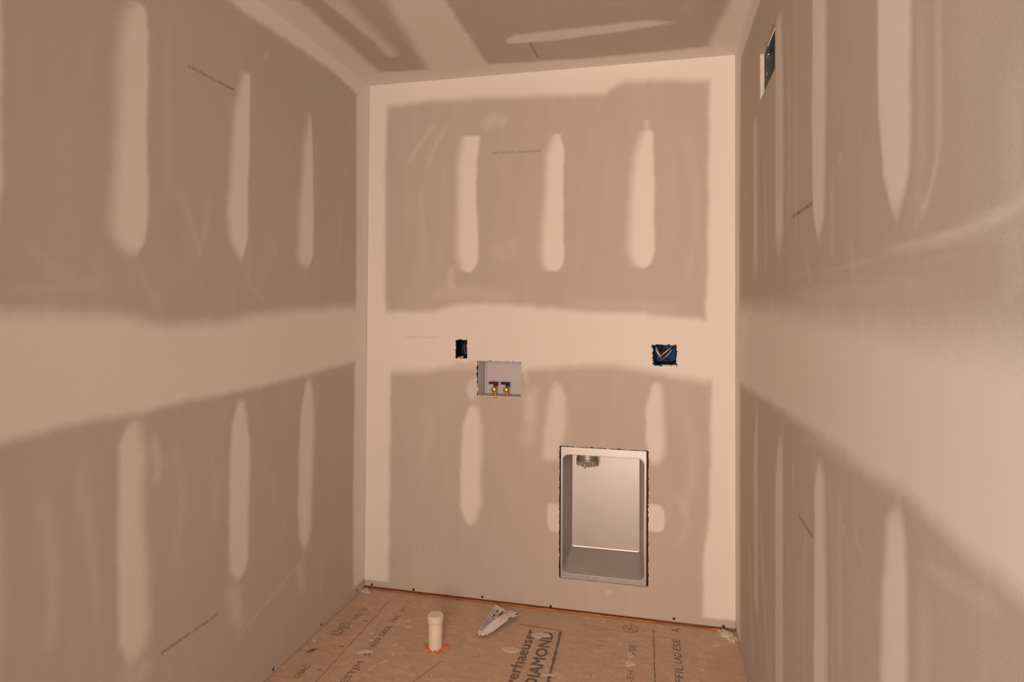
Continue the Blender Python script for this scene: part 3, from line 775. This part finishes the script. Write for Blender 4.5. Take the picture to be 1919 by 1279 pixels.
# small round printed mark with spokes by the back wall
parts = []
ring = [(1.265 + 0.030 * math.cos(t), -0.078 + 0.034 * math.sin(t)) for t in np.linspace(0, 2 * math.pi, 25)]
parts.append(strip(ring, 0.0016))
for a in (0.3, 1.3, 2.4): parts.append(strip([(1.265 - 0.026 * math.cos(a), -0.078 - 0.03 * math.sin(a)), (1.265 + 0.026 * math.cos(a), -0.078 + 0.03 * math.sin(a))], 0.0013))
v, f = join(parts); obj('printed_round_mark', v, f, M_FINKW, floor)


# ---- dried lumps and scraps on the floor
def lump(name, cx, cy, rx, ry, rot, h, mat, label, cat, group=None, n=13, rough=0.3, parent=None, rings=3):
    V, F = [], []
    rs = [1 + random.uniform(-rough, rough) for _ in range(n)]
    for ri in range(rings):
        s = 1 - ri / rings * 0.75
        for k in range(n):
            t = 2 * math.pi * k / n
            x, y = rx * s * rs[k] * math.cos(t), ry * s * rs[k] * math.sin(t)
            z = 0.0002 if ri == 0 else h * (0.75 + 0.25 * ri / rings) * random.uniform(0.8, 1.15)
            V.append((cx + x * math.cos(rot) - y * math.sin(rot), cy + x * math.sin(rot) + y * math.cos(rot), z))
    V.append((cx, cy, h))
    for ri in range(rings - 1):
        for k in range(n):
            a, b = ri * n + k, ri * n + (k + 1) % n
            F.append((a, b, b + n, a + n))
    for k in range(n): F.append(((rings - 1) * n + k, (rings - 1) * n + (k + 1) % n, rings * n))
    o = obj(name, V, F, mat, parent, smooth=False)
    if parent is None: tag(o, label, cat, group)
    return o


SG = 'tiny compound crumbs on the subfloor'
lump('drywall_scrap', 0.257, -0.512, 0.035, 0.015, 0.45, 0.002, M_COMP, 'pointed white drywall scrap, largest scrap on the left floor area', 'scrap', n=9, rough=0.25)
lump('compound_splat', 0.812, -0.358, 0.035, 0.026, 0.1, 0.0035, M_COMP2, 'round grainy pale splat of compound just below the folded paper leaflet', 'splat', n=26, rough=0.16)
lump('compound_splat', 0.908, -0.222, 0.036, 0.024, 0.25, 0.003, M_COMP2, 'rough pale splat covering the end of the big floor lettering', 'splat', n=22, rough=0.35)
lump('compound_splat', 1.274, -0.290, 0.010, 0.040, 0.1, 0.002, M_COMP2, 'long patchy pale splat over the lettering left of the straight floor line', 'splat', n=18, rough=0.45)
lump('compound_splat', 1.277, -0.345, 0.020, 0.018, 0.5, 0.0022, M_COMP, 'star-shaped whitish splat left of the straight floor line', 'splat', n=16, rough=0.55)
lump('compound_splat', 0.994, -0.490, 0.030, 0.007, 0.3, 0.002, M_COMP2, 'thin curved pale splat beside the thick printed border line', 'splat', n=16, rough=0.4)
lump('drywall_scrap', 0.352, -0.290, 0.014, 0.009, 0.5, 0.002, M_COMP2, 'small pale drywall scrap behind the white pipe stub', 'scrap', n=9)
lump('drywall_scrap', 0.026, -0.489, 0.010, 0.008, 0.2, 0.002, M_COMP, 'small white scrap lying against the foot of the left wall', 'scrap', n=9)
lump('drywall_scrap', 0.336, -0.612, 0.026, 0.003, 1.35, 0.0015, M_COMP, 'long thin white sliver, nearer the camera of the two slivers', 'scrap', n=8)
lump('drywall_scrap', 0.366, -0.556, 0.024, 0.0028, 1.0, 0.0015, M_COMP, 'long thin white sliver, farther from the camera of the two slivers', 'scrap', n=8)
lump('drywall_scrap', 0.378, -0.503, 0.006, 0.013, 0.3, 0.002, M_COMP, 'short white chip between the pipe stub and the slivers', 'scrap', n=8)
lump('drywall_scrap', 0.223, -0.378, 0.011, 0.006, 0.1, 0.0018, M_COMP, 'small white chip on the floor line, farther of two alike', 'scrap', n=8)
lump('drywall_scrap', 0.249, -0.430, 0.011, 0.005, 0.1, 0.0018, M_COMP, 'small white chip above the pointed scrap, nearer of two alike', 'scrap', n=8)
lump('drywall_scrap', 1.612, -0.125, 0.018, 0.009, 0.5, 0.002, M_COMP2, 'pale flake on the bare floor near the right wall', 'scrap', n=10, rough=0.5)
lump('drywall_scrap', 0.320, -0.245, 0.020, 0.006, 0.7, 0.0015, M_COMP2, 'faint pale scrap left of the white pipe stub', 'scrap', n=9)
lump('putty_smear', 0.055, -0.555, 0.026, 0.010, 0.9, 0.0012, M_PUTTY, 'dark grey-green smear on the floor near the left wall', 'smear', n=9, rough=0.4)
for k in range(34):
    x, y = random.uniform(0.1, 1.62), -0.06 - 0.72 * random.random() ** 0.9
    if abs(x - 0.52) < 0.09 and abs(y + 0.43) < 0.09 or (0.63 < x < 0.83 and y > -0.31): continue
    s = random.uniform(0.002, 0.006)
    lump('compound_crumb', x, y, s * random.uniform(1, 2.2), s, random.uniform(0, 3), 0.0016, random.choice((M_COMP, M_COMP2)), 'tiny pale crumb of compound on the subfloor', 'crumb', SG, n=6, rings=2)
# compound left in the two back corners of the floor
for k, (x, y, rx, ry) in enumerate(((1.664, -0.028, 0.036, 0.026), (1.682, -0.066, 0.016, 0.030), (1.640, -0.008, 0.024, 0.007))):
    lump('corner_compound_lump', x - 0.004, y - 0.002, rx, ry, -0.6, 0.012 - 0.003 * k, M_COMP2, '', '', parent=wall_right if k < 2 else wall_back, n=14)
lump('corner_compound_lump', 0.022, -0.028, 0.020, 0.026, 0.6, 0.009, M_COMP2, '', '', parent=wall_left, n=14)

# ================================================================== DRYER BOX
dv = empty('dryer_vent_box', (1.141, 0.05, 0.15), 'recessed galvanized steel dryer vent box set low in the back wall', 'vent box')


def rrect(u0, u1, v0, v1, rad, y, n=7):
    out = []
    for cx, cz, a0 in ((u1 - rad, v1 - rad, 0), (u0 + rad, v1 - rad, 90), (u0 + rad, v0 + rad, 180), (u1 - rad, v0 + rad, 270)):
        for k in range(n):
            a = math.radians(a0 + 90 * k / (n - 1))
            out.append((cx + rad * math.cos(a), y, cz + rad * math.sin(a)))
    return out


def loft(loops, cap=False, close_first=False):
    n = len(loops[0]); V = [p for l in loops for p in l]; F = []
    for i in range(len(loops) - 1):
        for k in range(n):
            a, b = i * n + k, i * n + (k + 1) % n
            F.append((a, b, b + n, a + n))
    if cap: F.append(tuple(range((len(loops) - 1) * n, len(loops) * n)))
    return V, F


IN = (0.963, 1.3195, 0.1715, 0.7010)
BK = (0.988, 1.3025, 0.254, 0.690)
# flange: flat frame with rounded opening, slightly behind the face of the board
fl0 = rrect(0.9545, 1.3295, 0.1505, 0.7335, 0.0015, 0.002)
fl_back = rrect(0.9545, 1.3295, 0.1505, 0.7335, 0.0015, 0.012)
fl1 = rrect(IN[0] - 0.001, IN[1] + 0.001, IN[2] - 0.001, IN[3] + 0.001, 0.028, 0.002)
fl2 = rrect(IN[0], IN[1], IN[2], IN[3], 0.027, 0.0008)
v, f = loft([fl_back, fl0, fl1, fl2]); obj('flange', v, f, M_STEEL, dv)
# rolled lip around the opening
lip = [(p[0], 0.0012, p[2]) for p in rrect(IN[0], IN[1], IN[2], IN[3], 0.027, 0)]
v, f = tube_geo(lip + lip[:1], 0.0016, 6); obj('rolled_lip', v, f, M_STEEL, dv, smooth=True)
# pan: sides sloping in to the back
loops = []
for t in np.linspace(0, 1, 7):
    q = [a + (b - a) * t for a, b in zip(IN, BK)]
    loops.append(rrect(*q, 0.027 - 0.013 * t, 0.002 + 0.092 * t))
v, f = loft(loops); obj('pan_side', v, f, M_STEEL, dv, smooth=True)
# cove at the back and the panel
cv = []
for k in range(6):
    a = math.radians(90 * k / 5)
    i = 0.007 * (1 - math.cos(a))
    cv.append(rrect(BK[0] + i, BK[1] - i, BK[2] + i, BK[3] - i, 0.014 - 0.007 * (1 - math.cos(a)), 0.094 + 0.007 * math.sin(a)))
v, f = loft(cv); obj('pan_cove', v, f, M_STEEL, dv, smooth=True)
v, f = loft([cv[-1]], cap=True); obj('back_panel', v, f, M_STEEL, dv)
# outer jacket so the box is closed behind
v, f = loft([rrect(0.9545, 1.3295, 0.1505, 0.7335, 0.0015, 0.012), rrect(0.956, 1.328, 0.152, 0.732, 0.005, 0.105)], cap=True); obj('outer_jacket', v, f, M_DUCT, dv)
v, f = box_geo((1.0745, 0.0010, 0.151), (1.0757, 0.0030, 0.170)); obj('flange_seam', v, f, M_BLACK, dv)
# embossed label: three faint raised lines
for k in range(3):
    v, f = box_geo((1.160, 0.0998, 0.664 - 0.011 * k), (1.232 + 0.008 * (k == 2), 0.1012, 0.6695 - 0.011 * k)); obj('embossed_line', v, f, M_STEEL, dv)
# crimped duct collar hanging from the top
cx, cy = 1.068, 0.0485
prof = []
V, F = [], []
NN = 96
for (z, rr, cr) in ((0.700, 0.044, 0), (0.678, 0.044, 0.0), (0.676, 0.0465, 0.0), (0.672, 0.0465, 0), (0.670, 0.0455, 0.0007), (0.648, 0.0445, 0.0014), (0.647, 0.040, 0.001), (0.690, 0.039, 0)):
    for k in range(NN):
        a = 2 * math.pi * k / NN
        q = rr + cr * (1 if k % 3 == 0 else -1)
        V.append((cx + q * math.cos(a) * 1.08, cy + q * math.sin(a) * 0.92, z))
for i in range(7):
    for k in range(NN):
        a, b = i * NN + k, i * NN + (k + 1) % NN
        F.append((a, a + NN, b + NN, b))
co = obj('duct_collar', V, F, M_COLLAR, dv, smooth=False)
v, f = lathe_geo([(0.0, 0.0), (0.0035, 0.0), (0.0045, 0.004), (0.0045, 0.018), (0.003, 0.024), (0, 0.026)], (cx - 0.006, cy - 0.046, 0.642), 'z', 12)
obj('clamp_tab', v, f, M_STEEL, co, smooth=True)

# ================================================================== WASHER OUTLET BOX
wb = empty('washer_outlet_box', (0.664, 0.05, 0.944), 'white plastic washer outlet box with two brass valves in the back wall', 'outlet box')


def open_box(u0, u1, v0, v1, y0, y1, inset=0.0, wallt=0.002, rim=0.0):
    """open-fronted box with real wall thickness"""
    a = [(u0, y0, v0), (u1, y0, v0), (u1, y0, v1), (u0, y0, v1)]
    b = [(u0 + inset, y1, v0 + inset * .2), (u1 - inset, y1, v0 + inset * .2), (u1 - inset, y1, v1 - inset), (u0 + inset, y1, v1 - inset)]
    t = wallt
    c = [(u0 - t, y0, v0 - t), (u1 + t, y0, v0 - t), (u1 + t, y0, v1 + t), (u0 - t, y0, v1 + t)]
    d = [(x + (-t if i in (0, 3) else t), y1 + t, z + (-t if i < 2 else t)) for i, (x, y, z) in enumerate(b)]
    V = a + b + c + d
    F = [(4, 5, 6, 7), (12, 15, 14, 13)]
    for k in range(4):
        n = (k + 1) % 4
        F += [(k, n, n + 4, k + 4), (k + 8, k, n, n + 8)[::-1], (k + 8, n + 8, n + 12, k + 12)[::-1]]
    return V, F


v, f = open_box(0.5655, 0.767, 0.948, 1.1075, 0.006, 0.088, 0.008); wbody = obj('box_body', v, f, M_WHITE_PL, wb)
v, f = box_geo((0.5615, 0.030, 1.020), (0.5675, 0.082, 1.0225)); obj('side_rib', v, f, M_WHITE_PL, wbody)
v, f = box_geo((0.580, 0.078, 0.950), (0.583, 0.085, 1.098)); obj('side_rib', v, f, M_WHITE_PL, wbody)
# drywall ledge of the saw cut below the box
v, f = box_geo((0.561, -0.0015, 0.9440), (0.769, 0.0135, 0.9485)); lg = obj('cut_ledge', v, f, M_COMP, wall_back)
for xx, mt, nm in ((0.634, M_RED, 'red'), (0.692, M_BLUE, 'blue')):
    va = obj('shutoff_valve', *join([
        lathe_geo([(0, 0), (0.0105, 0), (0.0115, 0.002), (0.0105, 0.006), (0.0065, 0.008), (0.0065, 0.016), (0.009, 0.018), (0.009, 0.036), (0.006, 0.040), (0.0045, 0.042), (0.0045, 0.052), (0, 0.052)], (xx, 0.050, 0.948), 'z', 20),
        lathe_geo([(0, -0.030), (0.008, -0.030), (0.0115, -0.0285), (0.0120, -0.014), (0.0085, -0.012), (0.008, 0.012), (0, 0.012)], (xx - 0.002, 0.050, 0.9745), 'y', 20)]), M_BRASS, wb, smooth=True)
    va['label'] = f'brass valve with {nm} lever'
    V, F = join([box_geo((xx - 0.030, 0.044, 0.9975), (xx + 0.0115, 0.056, 1.0085)), box_geo((xx - 0.007, 0.0425, 0.990), (xx + 0.0115, 0.0575, 0.9985))])
    obj('lever', V, F, mt, va)

# ================================================================== ELECTRICAL BOXES
eb = empty('single_electrical_box', (0.482, 0.04, 1.118), 'dark single-gang electrical box with loose wires, left of the washer box', 'electrical box')
v, f = open_box(0.4555, 0.5085, 1.1215, 1.2035, 0.006, 0.075); obj('box_body', v, f, M_DARKBLUE, eb)
for nm, m, pts, rr in (('wire', M_GREEN, [(0.486, 0.070, 1.200), (0.485, 0.03, 1.185), (0.482, 0.018, 1.150), (0.490, 0.045, 1.140)], 0.0011),
                       ('wire', M_PINKW, [(0.489, 0.070, 1.202), (0.488, 0.025, 1.185), (0.495, 0.014, 1.148), (0.499, 0.018, 1.140), (0.500, 0.03, 1.17), (0.499, 0.06, 1.19)], 0.0011),
                       ('wire', M_PINKW, [(0.498, 0.070, 1.199), (0.499, 0.022, 1.180), (0.502, 0.016, 1.150), (0.500, 0.05, 1.13)], 0.0012),
                       ('wire', M_BLACK, [(0.470, 0.070, 1.195), (0.468, 0.03, 1.17), (0.465, 0.02, 1.14), (0.472, 0.06, 1.13)], 0.0016)):
    v, f = tube_geo(smooth_pts(pts, 8), rr, 6); obj(nm, v, f, m, eb, smooth=True)
V, F = join([box_geo((0.466, 0.001, 1.1215), (0.489, 0.010, 1.1255)), box_geo((0.480, 0.003, 1.1235), (0.491, 0.012, 1.1275))]); obj('compound_blob', V, F, M_COMP2, eb)

db = empty('double_electrical_box', (1.406, 0.04, 1.108), 'blue double-gang electrical box with crossing wires, under the right joint coat', 'electrical box')
v, f = open_box(1.3575, 1.4545, 1.1105, 1.198, 0.006, 0.072); bb = obj('box_body', v, f, M_BLUE_PL, db)
for (a, b) in ((1.372, 1.150), (1.437, 1.176), (1.432, 1.157)):
    v, f = lathe_geo([(0, -0.0015), (0.004, -0.0015), (0.005, 0), (0.005, 0.002)], (a, 0.070, b), 'y', 12); obj('knockout_boss', v, f, M_BLUE_PL, bb, smooth=True)
for nm, m, pts, rr in (('copper_wire', M_COPPER, [(1.374, 0.010, 1.1415), (1.398, 0.006, 1.158), (1.420, 0.006, 1.176), (1.436, 0.012, 1.190), (1.441, 0.030, 1.195)], 0.0019),
                       ('copper_wire', M_COPPER, [(1.383, 0.020, 1.1300), (1.400, 0.012, 1.139), (1.420, 0.010, 1.156), (1.436, 0.012, 1.178), (1.441, 0.030, 1.192)], 0.0016),
                       ('white_wire', M_GREYW, [(1.368, 0.060, 1.190), (1.3705, 0.030, 1.178), (1.378, 0.022, 1.160), (1.386, 0.030, 1.149), (1.39, 0.05, 1.14)], 0.0052),
                       ('red_wire', M_RED, [(1.395, 0.060, 1.195), (1.395, 0.028, 1.178), (1.402, 0.022, 1.160), (1.414, 0.024, 1.138), (1.428, 0.036, 1.120)], 0.0036),
                       ('red_wire', M_RED, [(1.378, 0.060, 1.165), (1.380, 0.030, 1.155), (1.395, 0.026, 1.168), (1.410, 0.04, 1.18)], 0.0034),
                       ('black_wire', M_BLACK, [(1.362, 0.060, 1.194), (1.362, 0.022, 1.180), (1.366, 0.014, 1.150), (1.368, 0.020, 1.125), (1.38, 0.05, 1.115)], 0.0046),
                       ('black_wire', M_BLACK, [(1.372, 0.050, 1.195), (1.378, 0.014, 1.188), (1.386, 0.014, 1.176), (1.395, 0.04, 1.17)], 0.0040),
                       ('black_wire', M_BLACK, [(1.385, 0.05, 1.118), (1.41, 0.02, 1.122), (1.435, 0.03, 1.118), (1.45, 0.06, 1.125)], 0.0038)):
    v, f = tube_geo(smooth_pts(pts, 8), rr, 8); obj(nm, v, f, m, db, smooth=True)
V, F = join([box_geo((1.394, 0.000, 1.1085), (1.434, 0.009, 1.1120)), box_geo((1.436, -0.0005, 1.1085), (1.456, 0.007, 1.1130))]); obj('compound_blob', V, F, M_COMP2, db)

# ================================================================== DUCT IN THE RIGHT WALL
du = empty('duct_boot', (W + 0.08, -0.85, 2.01), 'dark sheet-metal duct opening high in the right wall', 'duct')
x0, x1 = W + 0.0135, W + 0.16
y0, y1, z0, z1 = -0.967, -0.693, 2.012, 2.163
t = 0.0012
for nm, lo, hi in (('duct_side', (x0, y1, z0), (x1, y1 + t, z1)), ('duct_side', (x0, y0 - t, z0), (x1, y0, z1)), ('duct_top', (x0, y0, z1), (x1, y1, z1 + t)),
                   ('duct_bottom', (x0, y0, z0 - t), (x1, y1, z0)), ('duct_back', (x1, y0, z0), (x1 + t, y1, z1))):
    v, f = box_geo(lo, hi); obj(nm, v, f, M_DUCT, du)
v, f = box_geo((x0, y1 - 0.0025, z1 - 0.007), (x1, y1, z1)); obj('folded_seam', v, f, M_DUCT, du)
for (xx, zz, rr) in ((x0 + 0.010, z1 - 0.004, 0.0055), (x0 + 0.006, 2.098, 0.0035)):
    v, f = lathe_geo([(0, -0.006), (rr * 0.6, -0.006), (rr, -0.003), (rr, 0.0)], (xx, y1 - 0.001, zz), 'y', 12); obj('sheet_metal_screw', v, f, M_STEEL, du, smooth=True)
v, f = lathe_geo([(0, -0.0006), (0.004, -0.0006), (0.004, 0.0)], (x0 + 0.008, y1 - 0.0003, 2.052), 'y', 12); obj('screw_hole', v, f, M_BLACK, du)

# ================================================================== PIPE STUB
px, py = 0.5195, -0.4195
pp = empty('pipe_stub', (px, py, 0), 'cream white plastic pipe stub with cap rising from the subfloor', 'pipe')
v, f = lathe_geo([(0.0272, 0.0), (0.0272, 0.108), (0.0255, 0.110)], (px, py, 0), 'z', 40); obj('pipe', v, f, M_PVC, pp, smooth=True)
v, f = lathe_geo([(0.0270, 0.100), (0.0300, 0.102), (0.0312, 0.106), (0.0312, 0.128), (0.0306, 0.1305), (0.0285, 0.132)], (px, py, 0), 'z', 40); pc = obj('pipe_cap', v, f, M_PVC, pp, smooth=True)
v, f = lathe_geo([(0.0286, 0.1319), (0.0260, 0.1322), (0.0250, 0.1316), (0.0, 0.1316)], (px, py, 0), 'z', 40); obj('cap_top', v, f, M_PVC, pc)
parts = []
for k in range(64):
    a = random.uniform(0, 2 * math.pi); d = 0.026 + abs(random.gauss(0.008, 0.012))
    if d > 0.056: continue
    x, y = px + 0.004 + d * math.cos(a) * 1.05, py + d * math.sin(a) * 0.9
    s = random.uniform(0.004, 0.0085); hh = random.uniform(0.002, 0.008) * (1.2 - (d - 0.026) / 0.045)
    rot = random.uniform(0, 3); V = []
    for zz, ss in ((0.0, 1.0), (hh, 0.6)):
        for j in range(6):
            q = rot + j * math.pi / 3; rr = s * ss * random.uniform(0.7, 1.2)
            V.append((x + rr * math.cos(q), y + rr * math.sin(q) * 0.8, zz))
    parts.append((V, [(0, 1, 7, 6), (1, 2, 8, 7), (2, 3, 9, 8), (3, 4, 10, 9), (4, 5, 11, 10), (5, 0, 6, 11), (6, 7, 8, 9, 10, 11)]))
v, f = join(parts); o = obj('foam_sealant_ring', v, f, M_FOAM, pp); o['label'] = 'crumbly orange foam around the pipe'

# ================================================================== PAPER LEAFLET
TOP = [(0.662, -0.026), (0.692, -0.052), (0.722, -0.070), (0.760, -0.080), (0.797, -0.084)]
BOT = [(0.652, -0.276), (0.658, -0.290), (0.668, -0.298), (0.680, -0.300), (0.698, -0.297)]


def leaf(s, t, off=0.0):
    """s from the far edge (0) to the near end (1), t across from left (0) to right (1)"""
    k = np.linspace(0, 1, 5)
    T = np.array([np.interp(t, k, [p[0] for p in TOP]), np.interp(t, k, [p[1] for p in TOP])])
    B = np.array([np.interp(t, k, [p[0] for p in BOT]), np.interp(t, k, [p[1] for p in BOT])])
    s2 = s + 0.10 * math.sin(math.pi * s) * max(0, t - 0.5)
    q = T * (1 - s2) + B * s2
    bul = 0.026 * math.exp(-((t - (0.78 - 0.10 * s)) / 0.20) ** 2) * (math.sin(math.pi * min(1, 0.03 + s * 0.97)) ** 0.8)
    val = -0.004 * math.exp(-((t - 0.46) / 0.10) ** 2)
    wav = 0.002 * math.sin(9 * s + 4 * t) + 0.0015 * math.sin(21 * t - 5 * s)
    z = 0.008 + 0.010 * (1 - s) * (1 - t) * 0.5 + bul + val * 0.6 + wav + 0.006 * t
    return np.array([q[0], q[1] - z * 0.25 * t, max(0.0012, z) + off])


ns, ntt = 34, 34
V = [leaf(i / ns, j / ntt) for i in range(ns + 1) for j in range(ntt + 1)]
V += [leaf(i / ns, j / ntt, -0.0004) for i in range(ns + 1) for j in range(ntt + 1)]
F = []
n1 = ntt + 1; off = (ns + 1) * n1
for i in range(ns):
    for j in range(ntt):
        a = i * n1 + j
        F.append((a, a + n1, a + n1 + 1, a + 1)); F.append((a + off, a + 1 + off, a + n1 + 1 + off, a + n1 + off))
for i in range(ns):
    a = i * n1; F.append((a, a + off, a + n1 + off, a + n1)); a += ntt; F.append((a, a + n1, a + n1 + off, a + off))
for j in range(ntt):
    a = j; F.append((a, a + 1, a + 1 + off, a + off)); a += ns * n1; F.append((a, a + off, a + 1 + off, a + 1))
pl = empty('paper_leaflet', (0.70, -0.17, 0), 'curled white printed paper leaflet lying near the back wall', 'paper')
obj('sheet', V, F, M_PAPER, pl, smooth=True)


def patch(s0, s1, t0, t1, n=4, o=0.0006):
    Vp, Fp = [], []
    for i in range(n + 1):
        for j in range(n + 1): Vp.append(leaf(s0 + (s1 - s0) * i / n, t0 + (t1 - t0) * j / n, o))
    for i in range(n):
        for j in range(n):
            a = i * (n + 1) + j; Fp.append((a, a + n + 1, a + n + 2, a + 1))
    return Vp, Fp


for q in ((0.10, 0.30, 0.44, 0.51), (0.12, 0.20, 0.24, 0.29), (0.28, 0.36, 0.24, 0.29), (0.03, 0.12, 0.93, 0.98), (0.24, 0.34, 0.95, 0.995)):
    v, f = patch(*q); obj('printed_block', v, f, M_PINK, pl)
parts = []
for k in range(9):
    t0 = 0.06 + k * 0.038
    a = 0.12 + random.uniform(0, 0.1)
    while a < 0.86:
        b = min(0.9, a + random.uniform(0.04, 0.16)); parts.append(patch(a, b, t0, t0 + 0.016, 3)); a = b + random.uniform(0.015, 0.05)
for k in range(7):
    t0 = 0.58 + k * 0.05
    a = 0.12 + random.uniform(0, 0.15)
    while a < 0.5:
        b = min(0.55, a + random.uniform(0.03, 0.1)); parts.append(patch(a, b, t0, t0 + 0.010, 3)); a = b + random.uniform(0.03, 0.08)
v, f = join(parts); obj('printed_text_lines', v, f, M_PGREY, pl)
